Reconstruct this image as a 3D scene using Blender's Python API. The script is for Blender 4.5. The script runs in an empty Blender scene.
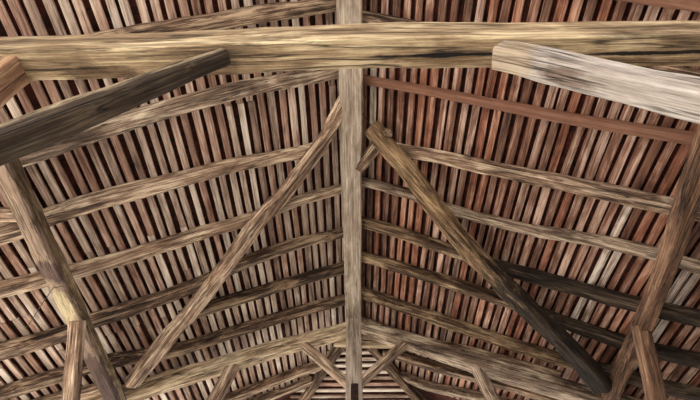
import bpy, math, random
from mathutils import Vector, Matrix, noise
random.seed(11)
S = bpy.context.scene
C = S.collection
CAMZ = 1.6
F_PX = 480.0
PITCH = math.radians(50.0)
YAW = math.radians(0.58)          # the camera looks a hair to the left of the ridge line
TA = math.tan(math.radians(22.5)) # roof pitch
CA = math.cos(math.radians(22.5)); SA = math.sin(math.radians(22.5))
HL = CAMZ + 5.0                   # underside of the laths above the ridge line
HIPY = 6.95                       # the ridge ends here, the hip begins
HIPR = 1.35                       # run of the hip line along y per metre of x

# ------------------------------------------------------------------ camera
cd = bpy.data.cameras.new('camera'); cam = bpy.data.objects.new('camera', cd); C.objects.link(cam)
cd.sensor_width = 36; cd.lens = F_PX/700*36
cam.location = (0, 0, CAMZ)
cam.rotation_euler = (math.pi/2 + PITCH, 0, YAW)
S.camera = cam
ROT = cam.rotation_euler.to_matrix()
ORG = Vector((0, 0, CAMZ))

def ray(px, py):
    return ROT @ Vector((px-350.0, 200.0-py, -F_PX))
def on_roof(px, py, off=0.0):     # point of the slope lying `off` below the laths
    d = ray(px, py)
    k = (HL-off-CAMZ)/(d.z + TA*abs(d.x))
    return ORG + d*k
def on_x(px, py, x): d = ray(px, py); return ORG + d*(x/d.x)
def on_y(px, py, y): d = ray(px, py); return ORG + d*(y/d.y)
def on_z(px, py, z): d = ray(px, py); return ORG + d*((z-CAMZ)/d.z)

# ------------------------------------------------------------------ materials
def srgb(r, g, b):
    f = lambda c: ((c/255+0.055)/1.055)**2.4 if c > 10 else c/255/12.92
    return (f(r), f(g), f(b), 1)

def wood(name, dark, mid, light, contrast=1.0, grain=1.0, stains_and_shade=(), bump=0.9, crack=1.0, vary=0.25, fine=1.0):
    m = bpy.data.materials.new(name); m.use_nodes = True
    nt = m.node_tree; N = nt.nodes; L = nt.links
    for n in list(N): N.remove(n)
    out = N.new('ShaderNodeOutputMaterial'); bs = N.new('ShaderNodeBsdfPrincipled')
    L.new(bs.outputs[0], out.inputs[0])
    bs.inputs['Roughness'].default_value = 0.85
    bs.inputs['Specular IOR Level'].default_value = 0.25
    tc = N.new('ShaderNodeTexCoord'); oi = N.new('ShaderNodeObjectInfo')
    mul = N.new('ShaderNodeVectorMath'); mul.operation = 'SCALE'
    cmb = N.new('ShaderNodeCombineXYZ')
    for i in range(3): L.new(oi.outputs['Random'], cmb.inputs[i])
    L.new(cmb.outputs[0], mul.inputs[0]); mul.inputs['Scale'].default_value = 61.0
    add = N.new('ShaderNodeVectorMath'); add.operation = 'ADD'
    L.new(tc.outputs['Object'], add.inputs[0]); L.new(mul.outputs[0], add.inputs[1])
    def nz(scale, vec, detail=6, rough=0.6, dist=0.0):
        mp = N.new('ShaderNodeMapping'); mp.inputs['Scale'].default_value = vec
        L.new(add.outputs[0], mp.inputs['Vector'])
        n = N.new('ShaderNodeTexNoise'); n.inputs['Scale'].default_value = scale
        n.inputs['Detail'].default_value = detail; n.inputs['Roughness'].default_value = rough
        n.inputs['Distortion'].default_value = dist
        L.new(mp.outputs[0], n.inputs['Vector']); return n.outputs['Fac']
    def math_(op, a, b=None, clamp=False):
        n = N.new('ShaderNodeMath'); n.operation = op; n.use_clamp = clamp
        for i, v in enumerate((a, b)):
            if v is None: continue
            if isinstance(v, (int, float)): n.inputs[i].default_value = v
            else: L.new(v, n.inputs[i])
        return n.outputs[0]
    g1 = nz(1.0*grain, (0.8, 24, 24), 9, 0.72, 0.25)
    g2 = nz(1.0*grain, (2.6, 95, 95), 5, 0.7, 0.1)
    bl = nz(1.0, (1.6, 5, 5), 5, 0.65, 0.8)
    f = math_('ADD', math_('MULTIPLY', g1, 0.50), math_('MULTIPLY', g2, 0.34*fine))
    f = math_('ADD', f, math_('MULTIPLY', bl, 0.38))
    # about 0.4 .. 0.8, centred on 0.61
    f = math_('ADD', math_('MULTIPLY', math_('SUBTRACT', f, 0.61), 3.4*contrast), 0.5)
    f = math_('ADD', f, math_('MULTIPLY', math_('SUBTRACT', oi.outputs['Random'], 0.5), vary), True)
    cr = N.new('ShaderNodeValToRGB'); L.new(f, cr.inputs[0])
    e = cr.color_ramp.elements
    e[0].position = 0.08; e[0].color = dark
    e[1].position = 0.88; e[1].color = light
    k = e.new(0.5); k.color = mid
    col = cr.outputs[0]
    # drying cracks along the grain
    cn = nz(1.0, (0.55, 12, 12), 3, 0.5, 0.15)
    ca = math_('ABSOLUTE', math_('SUBTRACT', cn, 0.5))
    cm = math_('SUBTRACT', 1.0, math_('MULTIPLY', ca, 48.0), True)
    gate = math_('MULTIPLY', math_('SUBTRACT', nz(1.0, (1.1, 4, 4), 2, 0.5), 0.44), 9.0, True)
    c2 = nz(1.0, (1.0, 34, 34), 4, 0.6, 0.15)
    c2 = math_('MULTIPLY', math_('SUBTRACT', 1.0, math_('MULTIPLY', math_('ABSOLUTE', math_('SUBTRACT', c2, 0.5)), 34.0), True), 0.6)
    g_2 = math_('MULTIPLY', math_('SUBTRACT', nz(1.0, (1.3, 6, 6), 2, 0.5), 0.46), 8.0, True)
    cm = math_('MULTIPLY', math_('MAXIMUM', math_('MULTIPLY', cm, gate), math_('MULTIPLY', c2, g_2)), 0.9*crack, True)
    mx = N.new('ShaderNodeMix'); mx.data_type = 'RGBA'
    L.new(cm, mx.inputs['Factor']); L.new(col, mx.inputs[6]); mx.inputs[7].default_value = (0.012, 0.008, 0.006, 1)
    col = mx.outputs[2]
    # knots
    mp = N.new('ShaderNodeMapping'); mp.inputs['Scale'].default_value = (2.2, 7, 7); L.new(add.outputs[0], mp.inputs['Vector'])
    vo = N.new('ShaderNodeTexVoronoi'); vo.inputs['Scale'].default_value = 1.0; L.new(mp.outputs[0], vo.inputs['Vector'])
    kd = math_('SUBTRACT', 1.0, math_('MULTIPLY', math_('ADD', vo.outputs['Distance'], math_('MULTIPLY', math_('SUBTRACT', g1, .5), .12)), 5.5), True)
    kd = math_('MULTIPLY', math_('MULTIPLY', kd, 2.0, True), 0.5*min(1, crack+.2))
    mx = N.new('ShaderNodeMix'); mx.data_type = 'RGBA'
    L.new(kd, mx.inputs['Factor']); L.new(col, mx.inputs[6]); mx.inputs[7].default_value = (dark[0]*.6, dark[1]*.6, dark[2]*.6, 1)
    col = mx.outputs[2]
    # stains: (centre, radii, colour, strength) in the timber's own frame
    if stains_and_shade:
        wob = nz(1.0, (4, 16, 16), 5, 0.7)
    for (c, r, sc, st) in stains_and_shade:
        sb = N.new('ShaderNodeVectorMath'); sb.operation = 'SUBTRACT'; sb.inputs[1].default_value = c
        L.new(tc.outputs['Object'], sb.inputs[0])
        dv = N.new('ShaderNodeVectorMath'); dv.operation = 'DIVIDE'; dv.inputs[1].default_value = r
        L.new(sb.outputs[0], dv.inputs[0])
        ln = N.new('ShaderNodeVectorMath'); ln.operation = 'LENGTH'; L.new(dv.outputs[0], ln.inputs[0])
        d = math_('ADD', ln.outputs['Value'], math_('MULTIPLY', math_('SUBTRACT', wob, 0.5), 2.2))
        k_ = math_('MULTIPLY', math_('SUBTRACT', 1.15, d), 2.6*1.0, True)
        k_ = math_('MULTIPLY', k_, st)
        mx = N.new('ShaderNodeMix'); mx.data_type = 'RGBA'
        L.new(k_, mx.inputs['Factor']); L.new(col, mx.inputs[6]); mx.inputs[7].default_value = sc
        if max(sc[:3]) < 0.13:      # char, dark marks and painted shade darken the wood but leave its grain
            q = [min(1.0, c_/max(0.001, d_)) for c_, d_ in zip(sc[:3], mid[:3])]
            mx.inputs[7].default_value = (*q, 1); mx.blend_type = 'MULTIPLY'
        col = mx.outputs[2]
    L.new(col, bs.inputs['Base Color'])
    h = math_('SUBTRACT', math_('ADD', math_('MULTIPLY', g1, 0.6), math_('MULTIPLY', g2, 0.5)), math_('MULTIPLY', cm, 1.3))
    bp = N.new('ShaderNodeBump'); bp.inputs['Strength'].default_value = bump; bp.inputs['Distance'].default_value = 0.018
    L.new(h, bp.inputs['Height']); L.new(bp.outputs[0], bs.inputs['Normal'])
    return m

def plain(name, c1, c2, scale=20, rough=0.9, metallic=0.0):
    m = bpy.data.materials.new(name); m.use_nodes = True
    nt = m.node_tree; bs = nt.nodes['Principled BSDF']
    tc = nt.nodes.new('ShaderNodeTexCoord'); n = nt.nodes.new('ShaderNodeTexNoise'); cr = nt.nodes.new('ShaderNodeValToRGB')
    n.inputs['Scale'].default_value = scale; n.inputs['Detail'].default_value = 8; n.inputs['Roughness'].default_value = 0.65
    nt.links.new(tc.outputs['Object'], n.inputs['Vector']); nt.links.new(n.outputs['Fac'], cr.inputs[0])
    cr.color_ramp.elements[0].position = 0.35; cr.color_ramp.elements[1].position = 0.68
    cr.color_ramp.elements[0].color = c1; cr.color_ramp.elements[1].color = c2
    nt.links.new(cr.outputs[0], bs.inputs['Base Color'])
    bs.inputs['Roughness'].default_value = rough; bs.inputs['Metallic'].default_value = metallic
    bs.inputs['Specular IOR Level'].default_value = 0.25
    return m

BLACK = srgb(26, 18, 13)
M = {}
M['straw'] = wood('straw_oak', srgb(72, 54, 42), srgb(166, 142, 115), srgb(232, 214, 184), 1.1, vary=0.1)
M['tan'] = wood('tan_oak', srgb(48, 34, 28), srgb(140, 113, 94), srgb(220, 199, 174), 1.2, vary=.12)
M['grey'] = wood('grey_oak', srgb(46, 35, 29), srgb(130, 108, 93), srgb(206, 188, 166), 1.2, vary=.12)
M['brown'] = wood('brown_oak', srgb(28, 20, 16), srgb(92, 70, 56), srgb(176, 152, 128), 1.4, vary=.15)
M['dark'] = wood('dark_oak', srgb(18, 13, 10), srgb(58, 43, 34), srgb(146, 122, 98), 1.3)
M['red'] = wood('sawn_red_pine', srgb(76, 52, 42), srgb(120, 84, 68), srgb(158, 120, 102), 0.6, crack=0.3, bump=0.25)
M['ridge'] = wood('ridge_oak', srgb(92, 78, 68), srgb(156, 140, 126), srgb(208, 196, 182), 0.9, grain=1.8, crack=0.4, bump=0.5, vary=0.0)

# ------------------------------------------------------------------ mesh helpers
def link(name, verts, faces, mat, mw=None, smooth=False, parent=None):
    me = bpy.data.meshes.new(name); me.from_pydata([tuple(v) for v in verts], [], faces); me.materials.append(mat)
    if smooth:
        me.polygons.foreach_set('use_smooth', [True]*len(me.polygons))
    me.update()
    o = bpy.data.objects.new(name, me); C.objects.link(o)
    if mw is not None: o.matrix_world = mw
    if parent is not None: o.parent = parent
    return o

def tag(o, label, cat, group=None):
    o['label'] = label; o['category'] = cat
    if group: o['group'] = group
    return o

def frame_of(p0, p1, up):
    x = (p1-p0).normalized(); y = up.cross(x).normalized(); z = x.cross(y).normalized()
    m = Matrix((x, y, z)).transposed().to_4x4(); m.translation = p0
    return m

def section(w, h, bev):
    """rounded rectangle, dense enough to carve; (y, z) pairs"""
    pts = []
    a, b = w/2, h/2
    nn = 7
    for (x0, y0, x1, y1) in ((-a+bev, -b, a-bev, -b), (a, -b+bev, a, b-bev), (a-bev, b, -a+bev, b), (-a, b-bev, -a, -b+bev)):
        for i in range(nn): t = i/(nn-1); pts.append((x0+(x1-x0)*t, y0+(y1-y0)*t))
    return pts

def beam(name, pts, sizes, mat, up=Vector((0, 0, 1)), hewn=1.0, seg=0.045, bev=0.10, grooves=(), seed=None, parent=None, close_round=False, waist=0.06):
    """hewn timber swept along pts; sizes = [(w, h)...] one per point; grooves = (face, t0, t1, v, width, depth)"""
    pts = [Vector(p) for p in pts]
    mw = frame_of(pts[0], pts[-1], up); inv = mw.inverted()
    lp = [inv @ p for p in pts]
    if len(sizes) == 1: sizes = sizes*len(pts)
    if len(sizes) == 2 and len(pts) > 2:
        L_ = lp[-1].x
        sizes = [(sizes[0][0]+(sizes[1][0]-sizes[0][0])*p.x/L_, sizes[0][1]+(sizes[1][1]-sizes[0][1])*p.x/L_) for p in lp]
    xs = [p.x for p in lp]; tot = xs[-1]
    n = max(8, int(tot/seg))
    sd = seed if seed is not None else random.random()*1000
    def interp(x):
        for i in range(len(xs)-1):
            if x <= xs[i+1] or i == len(xs)-2:
                t = (x-xs[i])/(xs[i+1]-xs[i]); t = min(max(t, 0), 1)
                # Catmull-Rom in y, z and size
                def cr(get):
                    p1, p2 = get(i), get(i+1)
                    p0 = get(i-1) if i > 0 else p1; p3 = get(i+2) if i+2 < len(xs) else p2
                    return 0.5*((2*p1)+(-p0+p2)*t+(2*p0-5*p1+4*p2-p3)*t*t+(-p0+3*p1-3*p2+p3)*t**3)
                return (cr(lambda j: lp[j].y), cr(lambda j: lp[j].z), cr(lambda j: sizes[j][0]), cr(lambda j: sizes[j][1]))
    V = []; Fc = []
    for i in range(n+1):
        x = tot*i/n
        cy, cz, w, h = interp(x)
        wav = 1+waist*noise.noise(Vector((x*1.4, sd, 3.1)))
        wav2 = 1+waist*noise.noise(Vector((x*1.4, sd, 9.1)))
        cy += 0.018*hewn*noise.noise(Vector((x*0.9, sd, 1.7))); cz += 0.018*hewn*noise.noise(Vector((x*0.9, sd, 5.7)))
        sec = section(w*wav, h*wav2, min(w, h)*bev*(1+0.7*noise.noise(Vector((x*2.2, sd, 12)))))
        m = len(sec)
        for j, (y, z) in enumerate(sec):
            d = noise.noise(Vector((x*3.0, y*9+sd, z*9)))*0.010*hewn + noise.noise(Vector((x*7.0, y*30+sd, z*30)))*0.005*hewn
            r = math.hypot(y, z) or 1
            y2, z2 = y*(1+d/r), z*(1+d/r)
            for (face, t0, t1, v, gw, gd) in grooves:
                t = i/n
                if t0 < t < t1:
                    wv = v + 0.10*noise.noise(Vector((x*2.0, sd, 20)))
                    env = math.sin(math.pi*(t-t0)/(t1-t0))**0.5
                    f_ = j//7
                    if face == 'bottom' and f_ == 0:
                        if abs(y/(w/2)-wv) < gw/(w/2): z2 += gd*env
                    if face == 'near' and f_ == face_near:
                        pass
            V.append((x, cy+y2, cz+z2))
    m = len(sec)
    for i in range(n):
        for j in range(m):
            k = (j+1) % m
            Fc.append((i*m+j, i*m+k, (i+1)*m+k, (i+1)*m+j))
    # end caps, slightly domed
    for i, xo in ((0, -0.004), (n, 0.004)):
        c = Vector((0, 0, 0))
        for j in range(m): c += Vector(V[i*m+j])
        c /= m; V.append((c.x+xo, c.y, c.z)); ci = len(V)-1
        for j in range(m):
            k = (j+1) % m
            Fc.append((ci, i*m+k, i*m+j) if i == 0 else (ci, i*m+j, i*m+k))
    o = link(name, V, Fc, mat, mw, False, parent)
    me = o.data
    me.polygons.foreach_set('use_smooth', [True]*len(me.polygons))
    try: me.set_sharp_from_angle(angle=math.radians(38))
    except Exception: pass
    return o

def cyl(name, p0, p1, r, mat, parent=None, n=10, taper=1.0):
    p0, p1 = Vector(p0), Vector(p1)
    x = (p1-p0); q = x.to_track_quat('Z', 'Y').to_matrix(); V = []; Fc = []
    for i, (p, rr) in enumerate(((p0, r), (p1, r*taper))):
        for j in range(n):
            a = 2*math.pi*j/n; V.append(p + q @ Vector((math.cos(a)*rr, math.sin(a)*rr, 0)))
    for j in range(n): k = (j+1) % n; Fc.append((j, k, n+k, n+j))
    Fc.append(tuple(range(n-1, -1, -1))); Fc.append(tuple(range(n, 2*n)))
    return link(name, V, Fc, mat, None, False, parent)

# ------------------------------------------------------------------ the tiled covering, seen through the laths
tile = plain('clay_tile', srgb(22, 13, 10), srgb(84, 36, 26), 9)
sun_clay = tile
def covering(name, side):
    rnd = random.Random(5+int(side*3)); V = []; Fc = []
    course = 0.113; W = 0.17; T = 0.014
    nrow = 56
    def put(s0, s1, y0, y1, lift0, lift1):
        b = len(V)
        for (s, l) in ((s0, lift0), (s1, lift1)):
            for y in (y0, y1):
                for t in (0, T):
                    off = 0.052 + l + t
                    x = s*CA + off*SA*0; z = HL - s*SA + off
                    V.append((side*x, y, z))
        Fc.extend([(b, b+2, b+6, b+4), (b+1, b+5, b+7, b+3), (b, b+1, b+3, b+2), (b+4, b+6, b+7, b+5), (b, b+4, b+5, b+1), (b+2, b+3, b+7, b+6)])
    for r in range(nrow):
        s0 = -0.02 + r*course
        yend = min(HIPY + 0.1 + HIPR*s0*CA, 10.5)
        y = -4.6 + (r % 2)*W/2  # runs on behind the camera, added to keep sky light off the tie beam
        while y < yend:
            w = W*rnd.uniform(0.95, 0.985)
            put(s0, s0+course*2.05, y, y+w, 0.020+rnd.uniform(0, .006), 0.0+rnd.uniform(-.004, .003))
            y += W
    # boarding that closes the covering from the weather above
    b = len(V); e = nrow*course
    for (s, y) in ((-0.05, -4.8), (e, -4.8), (e, HIPY+0.1+HIPR*e*CA), (-0.05, HIPY+0.02)):
        V.append((side*s*CA, y, HL - s*SA + 0.11))
    Fc.append((b, b+1, b+2, b+3))
    o = link(name, V, Fc, tile); o['kind'] = 'structure'
    return o
covering('ceiling', -1); covering('ceiling', 1)

# hip slope: plane through the two hip lines
HX = 1.0; HIPD = Vector((1.0, HIPR, -TA))            # along the right hip line
HS = TA/HIPR                                         # drop per metre of y
hl = math.hypot(1, HS)
def hip_covering():
    V = []; Fc = []; rnd = random.Random(3); W = .17; course = .113
    for r in range(34):
        s0 = r*course; y = HIPY + s0/hl; z = HL - HS*(y-HIPY) + .052
        y1 = HIPY + (s0+course*2.05)/hl; z1 = HL - HS*(y1-HIPY)+.052
        half = (y1-HIPY)/HIPR + .1; x = -half
        while x < half:
            b = len(V); w = W*rnd.uniform(.95, .985)
            for (yy, zz, l) in ((y, z, .02+rnd.uniform(0, .006)), (y1, z1, rnd.uniform(-.004, .003))):
                for xx in (x, x+w):
                    for t in (0, .014): V.append((xx, yy, zz+l+t))
            Fc.extend([(b, b+2, b+6, b+4), (b+1, b+5, b+7, b+3), (b, b+1, b+3, b+2), (b+4, b+6, b+7, b+5), (b, b+4, b+5, b+1), (b+2, b+3, b+7, b+6)])
            x += W
    b = len(V); e = 3.6
    V.extend([(0, HIPY-.1, HL+.13), (e/HIPR+.1, HIPY+e, HL-HS*e+.12), (-e/HIPR-.1, HIPY+e, HL-HS*e+.12)]); Fc.append((b, b+1, b+2))
    o = link('ceiling', V, Fc, tile); o['kind'] = 'structure'
hip_covering()

# ------------------------------------------------------------------ laths
LM = {
 -1: [wood('lath_grey_a', srgb(98, 76, 66), srgb(178, 156, 143), srgb(230, 217, 207), .85, crack=.6, bump=.5, vary=.4),
      wood('lath_grey_b', srgb(84, 62, 54), srgb(158, 134, 121), srgb(214, 197, 184), .85, crack=.6, bump=.5, vary=.4),
      wood('lath_pink', srgb(94, 66, 56), srgb(168, 134, 119), srgb(220, 200, 186), .85, crack=.6, bump=.5, vary=.35),
      wood('lath_pale', srgb(134, 114, 102), srgb(204, 188, 176), srgb(240, 231, 223), .85, crack=.6, bump=.5, vary=.3)],
 1: [wood('lath_red_a', srgb(64, 42, 34), srgb(134, 95, 79), srgb(208, 178, 162), 1.0, crack=.6, bump=.5, vary=.35),
     wood('lath_red_b', srgb(56, 38, 31), srgb(122, 89, 75), srgb(194, 166, 151), 1.0, crack=.6, bump=.5, vary=.35),
     wood('lath_rust', srgb(70, 40, 31), srgb(140, 92, 73), srgb(202, 160, 138), 1.0, crack=.6, bump=.5, vary=.3),
     wood('lath_blond', srgb(88, 68, 58), srgb(156, 132, 118), srgb(226, 214, 204), 1.15, crack=.5, bump=.5, vary=.4)],
}
ORD = ['', 'first', 'second', 'third', 'fourth', 'fifth', 'sixth', 'seventh', 'eighth', 'ninth', 'tenth', 'eleventh', 'twelfth', 'thirteenth',
       'fourteenth', 'fifteenth', 'sixteenth', 'seventeenth', 'eighteenth', 'nineteenth']
def ordinal(n):
    if n < 20: return ORD[n]
    t = {2: 'twent', 3: 'thirt', 4: 'fort', 5: 'fift'}[n//10]
    return t+'ieth' if n % 10 == 0 else t+'y-'+ORD[n % 10]
def lath(p0, p1, nrm, w, t, mat, rnd):
    """thin sawn batten; nrm points down out of the roof"""
    mw = frame_of(p0, p1, -nrm); L_ = (p1-p0).length; n = max(3, int(L_/0.16)); V = []; Fc = []
    sd = rnd.random()*500
    for i in range(n+1):
        x = L_*i/n
        a = w/2*(1+.16*noise.noise(Vector((x*1.6, sd, 0)))); b = w/2*(1+.16*noise.noise(Vector((x*1.6, sd, 7))))
        c = .012*noise.noise(Vector((x*.7, sd, 3))); dz = .003*noise.noise(Vector((x*2, sd, 5)))
        e = .0075
        for (y, z) in ((-a+e, 0), (b-e, 0), (b-.002, .0035), (b, e+.002), (b, t), (-a, t), (-a, e+.002), (-a+.002, .0035)): V.append((x, c+y, z+dz if z < t else z))
    for i in range(n):
        for j in range(8): k = (j+1) % 8; Fc.append((i*8+j, i*8+k, (i+1)*8+k, (i+1)*8+j))
    Fc.append((7, 6, 5, 4, 3, 2, 1, 0)); q = n*8; Fc.append(tuple(q+j for j in range(8)))
    return link('roof_lath', V, Fc, mat, mw)

RAFT_Y = [0.35, 1.05, 1.75, 2.45, 3.2, 3.9, 4.6, 5.35, 6.05, 6.8]
GNAME = {-1: 'roof laths of the left slope', 1: 'roof laths of the right slope'}
for side in (-1, 1):
    rnd = random.Random(21+side)
    words = {LM[side][0]: 'grey-brown', LM[side][1]: 'dull brown', LM[side][2]: 'pinkish brown', LM[side][3]: 'pale worn'} if side < 0 else \
            {LM[side][0]: 'reddish brown', LM[side][1]: 'dark red-brown', LM[side][2]: 'rust red', LM[side][3]: 'pale streaked'}
    nrm = Vector((-side*SA, 0, -CA))
    for r in range(1, 44):
        s = 0.012 + r*0.115
        x = s*CA
        # where the row enters the picture and where it stops at the hip
        ystart = max(0.15, 0.75 + 0.0*x - (0.25 if r < 25 else 0))
        if r > 24: ystart = 0.9 + (r-24)*0.06
        yend = min(HIPY + HIPR*x - 0.02, 8.2 if r < 25 else 7.6)
        cuts = [ystart]
        cand = [y for y in RAFT_Y if ystart+1.2 < y < yend-1.0]
        ya = rnd.choice([y for y in cand if y < ystart+3.0]) if cand else None
        if ya: cuts.append(ya)
        cb = [y for y in cand if ya and y > ya+1.5]
        if cb: cuts.append(rnd.choice(cb))
        cuts.append(yend)
        nseg = len(cuts)-1
        for i in range(nseg):
            mat = rnd.choices(LM[side], weights=(5, 4, 4, 1.6 if side < 0 else 1.2))[0]
            y0, y1 = cuts[i]+.004, cuts[i+1]-.004
            j0, j1 = rnd.uniform(-.010, .010), rnd.uniform(-.010, .010)
            z0 = HL - s*SA
            p0 = Vector((side*(x+j0), y0, z0-j0*TA)); p1 = Vector((side*(x+j1), y1, z0-j1*TA))
            o = lath(p0, p1, nrm, rnd.uniform(.066, .080)+(.0 if side < 0 else min(r, 24)*.0003), .028, mat, rnd)
            place = ('whole run' if nseg == 1 else ('overhead length' if i == 0 else ('length nearest the hip' if i == nseg-1 else 'middle length')))
            tag(o, '%s lath, %s row from the ridge, %s slope, %s' % (words[mat], ordinal(r), 'left' if side < 0 else 'right', place), 'lath', GNAME[side])
hm = [LM[-1][3], LM[1][3], LM[1][0], LM[-1][2]]
rnd = random.Random(77)
hn = Vector((0, -HS, -1)).normalized()
for r in range(1, 18):
    s = .1 + r*.145; y = HIPY + s/hl; z = HL - HS*(y-HIPY); half = (y-HIPY)/HIPR
    mat = rnd.choices(hm, weights=(4, 3, 3, 2))[0]
    j = rnd.uniform(-.008, .008)
    o = lath(Vector((-half, y+j, z)), Vector((half, y-j, z)), hn, rnd.uniform(.066, .082), .026, mat, rnd)
    tag(o, '%s lath lying crosswise on the far hip slope, %s below the ridge end' % ({0: 'pale', 1: 'blond', 2: 'reddish', 3: 'pinkish'}[hm.index(mat)], ordinal(r)), 'lath', 'crosswise laths of the far hip')

# ------------------------------------------------------------------ common rafters
UPL = Vector((SA, 0, CA)) ; UPR = Vector((-SA, 0, CA))
def rafter(pix, w0, w1, mat, label, side, name='rafter', drop=0.0, group=None, hewn=1.0, h0=None, h1=None, bev=.10):
    h0 = h0 or w0; h1 = h1 or w1
    w0, w1, h0, h1 = w0*.9, w1*.88, h0*.92, h1*.92
    off = lambda i: (h0+(h1-h0)*i/(len(pix)-1))/2/CA + drop
    pts = [on_roof(x, y, off(i)) for i, (x, y) in enumerate(pix)]
    up = Vector((-side*-SA, 0, CA))
    up = Vector((side*SA, 0, CA))
    o = beam(name, pts, [(w0, h0), (w1, h1)], mat, up, hewn, bev=bev)
    return tag(o, label, 'rafter', group or ('rafters of the left slope' if side < 0 else 'rafters of the right slope'))
Lr = 'rafter on the left slope'
rafter([(346, 1), (250, 16), (200, 25), (140, 36), (60, 52), (-30, 72)], .14, .17, M['brown'], 'grey-brown hewn rafter on the left slope, topmost, mostly above the tie beam', -1)
rafter([(346, 70), (330, 74), (250, 88), (200, 101), (100, 130), (48, 148), (0, 164), (-40, 178)], .13, .19, M['grey'], 'long rafter on the left slope just under the tie beam, passing behind the near left knee brace', -1)
rafter([(316, 148), (305, 151), (240, 164), (170, 182), (100, 200), (60, 212), (10, 231), (-40, 245)], .13, .19, M['tan'], 'thick rafter on the left slope whose upper end stops behind the long left brace', -1)
rafter([(346, 187), (300, 199), (254, 217), (200, 234), (125, 257), (75, 271), (45, 279), (0, 290), (-40, 300)], .12, .17, M['tan'], 'curved tan rafter on the left slope, crossing the middle of the long left brace', -1)
rafter([(348, 231), (300, 243), (250, 260), (200, 283), (150, 301), (95, 320), (70, 331), (0, 352), (-40, 364)], .13, .19, M['brown'], 'bowed dark-streaked rafter on the left slope, behind the lower half of the long brace', -1)
rafter([(348, 266), (300, 280), (250, 295), (205, 309), (180, 318)], .15, .16, M['dark'], 'short dark rafter on the left slope running from the ridge down to the left brace', -1)
rafter([(348, 299), (300, 311), (250, 327), (180, 349), (131, 358), (100, 363), (67, 373), (0, 394), (-30, 403)], .15, .17, M['brown'], 'brown rafter on the left slope, last before the far curved principal rafter', -1)
rafter([(112, 384), (101, 388), (49, 402), (0, 416)], .15, .16, M['tan'], 'pale rafter end at the bottom left outside the left purlin', -1)
rafter([(325, 364), (300, 372), (270, 383), (224, 401), (190, 414)], .16, .16, M['tan'], 'pale jack rafter behind the left half of the far truss', -1)
rafter([(312, 380), (290, 389), (262, 399), (235, 410)], .14, .14, M['grey'], 'grey jack rafter low behind the far truss, beside the left hip rafter', -1)

def charred(name, t0, t1, length=7.0):
    c = (t0+t1)/2*length; r = max((t1-t0)/2*length, .1)
    return wood(name, srgb(30, 21, 15), srgb(96, 73, 55), srgb(178, 154, 124), 1.3, vary=.1, stains_and_shade=[((c, 0, 0), (r, .5, .5), srgb(34, 24, 18), .85)])
def dist(pix, a, b): return [(on_roof(*p, .1)-on_roof(*pix, .1)).length for p in (a, b)]
def char_from(name, start, a, b):
    d0, d1 = dist(start, a, b); return charred(name, d0, d1, 1.0)
rafter([(560, -18), (640, -4), (700, 4), (740, 11)], .11, .11, M['red'], 'reddish sawn rafter cutting the top right corner of the roof', 1, hewn=.3, bev=.05)
rafter([(354, 17), (450, 34), (540, 50), (630, 68), (700, 82), (740, 90)], .14, .18, M['brown'], 'grey-brown rafter on the right slope, mostly hidden above the tie beam', 1)
rafter([(356, 78), (440, 93), (560, 117), (700, 140), (740, 147)], .085, .11, M['red'], 'straight reddish sawn rafter on the right slope just under the tie beam', 1, hewn=.25, bev=.05)
rafter([(393, 148), (440, 157), (520, 174), (600, 191), (680, 208), (740, 222)], .13, .16, M['tan'], 'tan rafter on the right slope with a notch, starting at the right brace head', 1)
rafter([(354, 179), (410, 195), (445, 209), (520, 228), (600, 242), (655, 254), (740, 279)], .11, .13, M['grey'], 'slim grey rafter on the right slope crossing the upper part of the long right brace', 1)
rafter([(354, 219), (400, 233), (430, 243), (470, 257), (510, 270), (570, 286), (632, 303), (740, 328)], .13, .18, char_from('rafter_char_a', (354, 219), (470, 257), (860, 350)), 'rough blackened rafter on the right slope crossing the middle of the long right brace', 1)
rafter([(354, 254), (400, 267), (440, 280), (510, 302), (560, 321), (620, 341), (660, 351), (740, 370)], .14, .17, char_from('rafter_char_b', (354, 254), (520, 306), (880, 390)), 'rafter on the right slope, pale by the ridge, dark beyond the right brace', 1)
rafter([(354, 289), (400, 305), (440, 319), (470, 330), (520, 347), (570, 362), (620, 375), (660, 386), (740, 404)], .16, .17, char_from('rafter_char_c', (354, 289), (560, 360), (860, 430)), 'thick brown rafter on the right slope just above the far curved principal rafter', 1)
rafter([(354, 316), (390, 330), (440, 344), (500, 359), (560, 376)], .09, .12, M['tan'], 'thin pale rafter lying along the back of the far right principal rafter', 1)
rafter([(384, 350), (398, 355), (440, 368), (490, 381), (560, 402)], .15, .15, M['brown'], 'brown jack rafter behind the right half of the far truss', 1)
rafter([(396, 373), (430, 386), (480, 397), (530, 410)], .15, .15, M['grey'], 'grey jack rafter low behind the far truss, beside the right hip rafter', 1)

# ------------------------------------------------------------------ ridge beam and king post
RB = HL - 0.30   # underside of the ridge beam
TY = 6.55        # plane of the far truss
def ridge_pt(px, py): return on_z(px, py, RB)
pa, pb = ridge_pt(348.5, -60), ridge_pt(353.8, 332)
ridge = beam('ridge_beam', [pa+Vector((0, 0, .11)), pa.lerp(pb, .5)+Vector((0, 0, .11)), Vector((pb.x, HIPY, RB+.11))], [(.25, .22)], M['ridge'], hewn=.45, bev=.06, seg=.06, waist=.03)
tag(ridge, 'pale grey straight ridge beam running up the middle of the roof', 'beam')
kp_top = on_y(353.6, 332, TY); kp_bot = on_y(354.4, 432, TY)
xk = (kp_top.x+kp_bot.x)/2
king = beam('king_post', [Vector((xk, TY-.02, RB-.002)), Vector((xk, TY-.02, on_y(354, 440, TY).z))], [(.24, .20)], M['ridge'], up=Vector((0, -1, 0)), hewn=.4, bev=.06, waist=.02)
tag(king, 'pale grey king post hanging from the ridge beam at the far truss', 'post')
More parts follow.
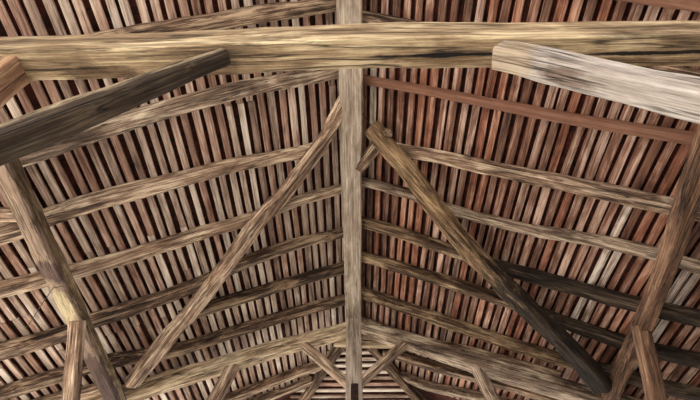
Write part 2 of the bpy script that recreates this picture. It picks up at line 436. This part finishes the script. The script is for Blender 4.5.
iron = plain('rusty_iron', srgb(34, 24, 24), srgb(72, 50, 46), 30, .6, .6)
zt = on_y(354, 384, TY-.12).z; zb = on_y(354, 436, TY-.12).z
def boxm(name, x0, x1, y0, y1, z0, z1, mat, parent=None, b=.006):
    import bmesh
    bm = bmesh.new(); r = bmesh.ops.create_cube(bm, size=1)
    for v in bm.verts: v.co = Vector(((x0+x1)/2+v.co.x*(x1-x0), (y0+y1)/2+v.co.y*(y1-y0), (z0+z1)/2+v.co.z*(z1-z0)))
    bmesh.ops.bevel(bm, geom=bm.edges[:], offset=b, segments=2, affect='EDGES')
    me = bpy.data.meshes.new(name); bm.to_mesh(me); bm.free(); me.materials.append(mat)
    o = bpy.data.objects.new(name, me); C.objects.link(o)
    if parent:
        bpy.context.view_layer.update(); o.parent = parent; o.matrix_parent_inverse = parent.matrix_world.inverted()
    return o
st = boxm('iron_strap', xk-.045, xk+.06, TY-.145, TY-.115, zb, zt, iron, king); st['label'] = 'dark rusty iron strap'
bo = boxm('bolt', xk-.012, xk+.022, TY-.165, TY-.140, zt-.16, zt-.126, iron, st)

# ------------------------------------------------------------------ far truss
def on_truss(px, py): return on_y(px, py, TY)
UPV = Vector((0, 0, 1))
beam_l = beam('principal_rafter', [on_truss(*p) for p in ((349, 329), (320, 337), (290, 345), (255, 356), (220, 366), (170, 381), (130, 394), (90, 408))], [(.22, .20), (.24, .24)], M['straw'], UPV, 1.0, bev=.12)
tag(beam_l, 'pale curved principal rafter, left half of the far truss', 'rafter', 'principal rafters of the far truss')
beam_r = beam('principal_rafter', [on_truss(*p) for p in ((358, 330), (380, 334), (404, 340), (440, 352), (490, 368), (530, 380), (590, 397), (640, 411))], [(.22, .20), (.24, .26)], M['grey'], UPV, 1.0, bev=.12)
tag(beam_r, 'grey-brown curved principal rafter, right half of the far truss', 'rafter', 'principal rafters of the far truss')
def ystrut(name, a, b, y, w, h, mat, label, cat, group=None, **k):
    o = beam(name, [on_y(*a, y), on_y(*b, y)], [(w, h)], mat, Vector((0, 1, 0)), .5, **k); return tag(o, label, cat, group)
ystrut('strut', (350, 386), (304, 345), TY-.03, .12, .13, M['tan'], 'tan angled strut from the king post up to the left principal rafter', 'strut', 'struts of the far king post')
ystrut('strut', (359, 384), (404, 345), TY-.03, .12, .13, M['tan'], 'tan angled strut from the king post up to the right principal rafter', 'strut', 'struts of the far king post')
ystrut('strut', (234, 366), (195, 436), TY-.03, .17, .15, M['tan'], 'short pale strut dropping from under the left principal rafter', 'strut', 'outer struts of the far truss')
ystrut('strut', (477, 368), (511, 436), TY-.03, .15, .15, M['grey'], 'short grey-brown strut dropping from under the right principal rafter', 'strut', 'outer struts of the far truss')
zt2 = on_y(354, 440, TY).z - .11
o = beam('tie_beam', [Vector((-4.6, TY-.02, zt2)), Vector((4.6, TY-.02, zt2))], [(.22, .24)], M['tan'], UPV, .6); tag(o, 'tan tie beam of the far truss, carrying the king post', 'beam')
# hip rafters
he = Vector((pb.x, HIPY, HL-.10))
for sx, ep, mat, lab in ((-1, (303, 400), M['brown'], 'brown hip rafter running down left behind the king post'), (1, (421, 402), M['brown'], 'brown hip rafter running down right behind the king post')):
    d = ray(*ep)
    # meet the main slope plane 0.1 below the laths
    e = on_roof(ep[0], ep[1], .12)
    e2 = he + (e-he)*1.5
    o = beam('hip_rafter', [he+Vector((sx*.08, .10, -.02)), e, e2], [(.15, .17)], mat, UPV, .8)
    tag(o, lab, 'rafter', 'hip rafters at the far end')

ystrut('collar', (334, 343.5), (392, 345), TY+.16, .08, .09, M['straw'], 'short pale collar behind the king post head, under the ridge end', 'beam')
# ------------------------------------------------------------------ purlins
XL, XR = -2.98, 3.25
stains_l = [((0, 0, 0), (.01, .01, .01), BLACK, 0)]
zp = CAMZ + 3.30
pl = [on_z(-12, 130, zp), on_z(38, 235, zp), on_z(70, 303, zp), on_z(106, 380, zp), on_z(122, 415, zp)]
ln = (pl[-1]-pl[0]).length
ta = (on_z(66, 300, zp)-pl[0]).length
tb = (on_z(52, 280, zp)-pl[0]).length
tcx = (on_z(100, 375, zp)-pl[0]).length
mpl = wood('purlin_left_oak', srgb(50, 38, 26), srgb(116, 96, 70), srgb(176, 156, 124), 1.2,
   stains_and_shade=[((2, 0, -.20), (30, .9, .155), srgb(158, 134, 120), .75), ((ta, .02, -.10), (.30, .13, .10), srgb(206, 190, 152), .75), ((tb-.22, 0, -.10), (.16, .2, .1), srgb(54, 36, 30), .8), ((tcx+.1, 0, -.10), (.9, .2, .10), srgb(44, 28, 22), .85)])
o = beam('purlin', pl, [(.17, .18), (.20, .20)], mpl, UPV, 1.0); tag(o, 'brown hewn purlin on the left with a pale mortar patch', 'beam', 'purlins along the roof')
pr = [on_z(722, 105, zp), on_z(692, 185, zp), on_z(676, 240, zp), on_z(645, 320, zp), on_z(609, 400, zp), on_z(598, 425, zp)]
mpr = wood('purlin_right_oak', srgb(50, 35, 26), srgb(110, 81, 63), srgb(166, 132, 106), 1.1, vary=.1)
o = beam('purlin', pr, [(.14, .17), (.16, .18)], mpr, UPV, .8); tag(o, 'smooth reddish brown purlin on the right side of the roof', 'beam', 'purlins along the roof')

# knee braces under the purlins
def kbrace(top, bot, x, w, mat, label):
    a = on_x(*top, x); b = on_x(*bot, x); d = (b-a).normalized(); e = a + d*((6.45-a.y)/d.y if d.y > .05 else 2.2)
    if (e-a).length > 3.2: e = a + d*3.2
    o = beam('knee_brace', [a, e], [(w, w)], mat, Vector((1, 0, 0)), .5); return tag(o, label, 'brace', 'knee braces under the purlins'), e
_, eL = kbrace((78, 321), (71, 398), -2.97, .14, M['tan'], 'pale knee brace rising to the left purlin at the bottom left')
_, eR = kbrace((640, 326), (656, 400), 3.3, .165, mpr, 'brown knee brace rising to the right purlin at the bottom right')

for (e_, nm, m_) in ((eL, 'brown post under the left purlin at the far truss', M['brown']), (eR, 'brown post under the right purlin at the far truss', mpr)):
    o = beam('post', [Vector((e_.x, 6.5, 0)), Vector((e_.x, 6.5, zp-.12))], [(.18, .18)], m_, Vector((0, 1, 0)), .5, bev=.06); tag(o, nm, 'post')
# ------------------------------------------------------------------ long diagonal braces
def diag(pix, off0, off1, w0, w1, mat, label, side):
    n = len(pix)-1
    pts = [on_roof(x, y, off0+(off1-off0)*i/n) for i, (x, y) in enumerate(pix)]
    o = beam('wind_brace', pts, [(w0, w0*.9), (w1, w1*.9)], mat, Vector((side*SA, 0, CA)), 1.2, bev=.16); return tag(o, label, 'brace', 'long diagonal braces below the rafters')
o = diag([(345, 99), (340, 108), (320, 144), (286, 190), (258, 222), (233, 256), (204, 296), (170, 335), (132, 383)], .15, .34, .15, .20, M['tan'], 'long tan diagonal brace from the ridge down to the left purlin', -1)
rd = [(372, 126), (378, 134), (403, 164), (434, 205), (470, 250), (500, 281), (540, 320), (575, 354), (603, 386)]
p_ = [on_roof(x, y, .3) for x, y in rd]; LR = (p_[-1]-p_[0]).length
mrd = wood('right_brace_oak', srgb(44, 32, 24), srgb(116, 90, 66), srgb(178, 150, 116), 1.3, stains_and_shade=[((LR*.95, 0, 0), (LR*.50, .5, .5), srgb(30, 21, 16), .93)])
diag(rd, .22, .34, .19, .25, mrd, 'long diagonal brace from the ridge down to the right purlin, blackened lower half', 1)
a = on_roof(359, 168, .22); b = on_roof(388, 133, .22)
o = beam('ridge_strut', [a, a.lerp(b, .5), b], [(.13, .12), (.12, .12)], M['brown'], Vector((0, 0, 1)), 1.0, bev=.14)
tag(o, 'short brown strut from the ridge beam to the head of the right brace', 'strut')

# ------------------------------------------------------------------ near truss: tie beam, posts, knee braces
ZT = CAMZ + 2.78
tp = [on_z(0, 60, ZT), on_z(120, 56, ZT), on_z(350, 47, ZT), on_z(520, 44.5, ZT), on_z(700, 43, ZT)]
tp = [tp[0]+(tp[0]-tp[1]).normalized()*1.6] + tp + [tp[-1]+(tp[-1]-tp[-2]).normalized()*1.6]
def tt(px, py): return (on_z(px, py, ZT)-tp[0]).length
mt = wood('tie_beam_oak', srgb(70, 52, 38), srgb(150, 126, 98), srgb(216, 196, 160), .95, vary=0.0,
   stains_and_shade=[((tt(105, 55), .03, -.10), (.26, .06, .10), srgb(70, 50, 32), .85), ((tt(215, 52), .0, -.10), (.16, .10, .08), srgb(92, 66, 42), .6),
           ((tt(590, 45), .05, -.10), (.42, .05, .08), srgb(96, 70, 44), .75), ((tt(440, 50), -.02, -.10), (.40, .04, .08), srgb(92, 68, 44), .7), ((tt(436, 52), -.035, -.11), (.36, .013, .10), BLACK, 1), ((tt(650, 52), -.02, -.11), (.50, .012, .10), BLACK, 1), ((tt(60, 55), .0, -.11), (.30, .008, .10), BLACK, .8)])
tie = beam('tie_beam', tp, [(.19, .235)], mt, UPV, .55, seg=.03, bev=.06, waist=.03)
tag(tie, 'heavy pale yellow tie beam crossing the whole top of the roof', 'beam')
ZB = ZT - .118
# left: post, and knee brace with shade painted on its underside
pt = on_z(10, 70, ZB); xl = pt.x
mp = wood('post_oak', srgb(70, 44, 30), srgb(140, 104, 78), srgb(190, 160, 128), 1.1, vary=0)
post = beam('post', [Vector((xl, pt.y, 0)), Vector((xl, pt.y, ZB+.0))], [(.16, .17)], mp, Vector((0, 1, 0)), .6, bev=.06)
tag(post, 'reddish brown post whose head meets the tie beam at the top left', 'post')
def tknee(top, far, dy, w0, w1, mat, label, drop=0.0, slope=1.0, xend=2.2):
    a = on_z(*top, ZB-drop)
    d = ray(*far); sx = 1 if far[0] > 350 else -1
    # descend at `slope` outwards until the sight line through `far`
    k = (a.z-CAMZ + slope*abs(a.x))/(d.z + slope*abs(d.x))
    b = ORG + d*k
    e = a + (b-a)*((abs(xend)-abs(a.x))/(abs(b.x)-abs(a.x)))
    f = (e-a).length/(b-a).length
    o = beam('knee_brace', [a, b, e], [(w0, w0), (w1, w1), (w1, w1)], mat, Vector((0, -1, 0)).cross((b-a).normalized()).cross(Vector((0, 1, 0))) if False else Vector((0, 0, 1)), .7, bev=.09)
    return tag(o, label, 'brace', 'knee braces of the near truss')
mdk = wood('shaded_brace_oak', srgb(60, 48, 38), srgb(138, 120, 96), srgb(206, 190, 160), 1.1, vary=0, stains_and_shade=[((1, 0, -.10), (30, .9, .115), srgb(44, 29, 20), .88)])  # pale oak; the shade of the underside is painted into the colour
tknee((226, 57), (0, 143), 0, .09, .135, mdk, 'weathered knee brace with painted shade underneath, rising from the left to the tie beam', .03, 1.0, abs(xl))
mwk = wood('white_brace_oak', srgb(104, 86, 74), srgb(172, 160, 150), srgb(212, 204, 196), .7, vary=0, stains_and_shade=[((.05, 0, 0), (.16, .3, .3), srgb(170, 142, 102), .45), ((.42, 0, -.08), (.13, .05, .06), srgb(92, 64, 48), .7)])
tknee((499, 55), (700, 100), 0, .135, .15, mwk, 'pale whitish grey knee brace coming in from the right under the tie beam', .08, 1.0, 2.25)
post = beam('post', [Vector((2.3, 1.15, 0)), Vector((2.3, 1.15, ZB))], [(.18, .18)], mp, Vector((0, 1, 0)), .6, bev=.06)
tag(post, 'brown post under the right end of the near tie beam', 'post')

# stub outside the left purlin
a = on_z(36, 216, zp-.02); b = on_z(-30, 214, zp-.02)
o = beam('stub_beam', [a, b], [(.12, .12)], M['tan'], UPV, 1.0, bev=.16)
tag(o, 'short tan stub beam butting the outside of the left purlin', 'beam')

# wires
wm = plain('old_wire', srgb(30, 24, 20), srgb(60, 50, 42), 40, .6, .5)
def wire(pts, r, label):
    V = []; Fc = []; n = 6
    for i, p in enumerate(pts):
        d = (pts[min(i+1, len(pts)-1)]-pts[max(i-1, 0)]); q = d.to_track_quat('Z', 'Y').to_matrix()
        for j in range(n):
            a = 2*math.pi*j/n; V.append(p + q @ Vector((math.cos(a)*r, math.sin(a)*r, 0)))
    for i in range(len(pts)-1):
        for j in range(n): k = (j+1) % n; Fc.append((i*n+j, i*n+k, (i+1)*n+k, (i+1)*n+j))
    return tag(link('wire', V, Fc, wm, None, True), label, 'wire')
wire([on_z(64, 286, zp-.13), on_z(53, 288, zp-.13), on_z(40, 307, zp-.12), on_z(26, 329, zp-.0)], .004, 'thin dark wire looped from the left purlin to the laths')
wire([on_roof(362, 112, .2), on_roof(368, 122, .2), on_roof(375, 129, .2)], .005, 'short wire between the ridge beam and the right brace head')

# ------------------------------------------------------------------ floor and ground outside
gm = plain('pale_stone', srgb(120,116,108), srgb(146,141,132), 1.5)
V = [(-40, -40, 0), (40, -40, 0), (40, 40, 0), (-40, 40, 0)]
fl = link('floor', V, [(0, 1, 2, 3)], gm); fl['kind'] = 'structure'
wl = plain('blocker_plaster', srgb(96, 78, 60), srgb(128, 108, 86), 1.2)
o = link('blocker_wall_right', [(5.55, -4.8, 0), (5.55, 14, 0), (5.55, 14, 4.25), (5.55, -4.8, 4.25), (5.85, -4.8, 0), (5.85, 14, 0), (5.85, 14, 4.15), (5.85, -4.8, 4.15)],
         [(0, 1, 2, 3), (7, 6, 5, 4), (0, 4, 5, 1), (3, 2, 6, 7), (0, 3, 7, 4), (1, 5, 6, 2)], wl); o['kind'] = 'structure'  # added unseen wall that blocks daylight from the right

# ------------------------------------------------------------------ daylight
w = bpy.data.worlds.new('sky'); S.world = w; w.use_nodes = True
bg = w.node_tree.nodes['Background']; bg.inputs[0].default_value = (.97, .98, 1.0, 1); bg.inputs[1].default_value = 2.8
sd = bpy.data.lights.new('sun', 'SUN'); sd.energy = 16.0; sd.angle = math.radians(2); sd.color = (1, .96, .90)
so = bpy.data.objects.new('sun', sd); C.objects.link(so)
so.rotation_euler = (math.radians(34), 0, math.radians(-70))   # from the left and behind the camera
S.view_settings.view_transform = 'Standard'; S.view_settings.look = 'None'
S.view_settings.gamma = 1; S.view_settings.use_curve_mapping = False
S.view_settings.exposure = 1.17
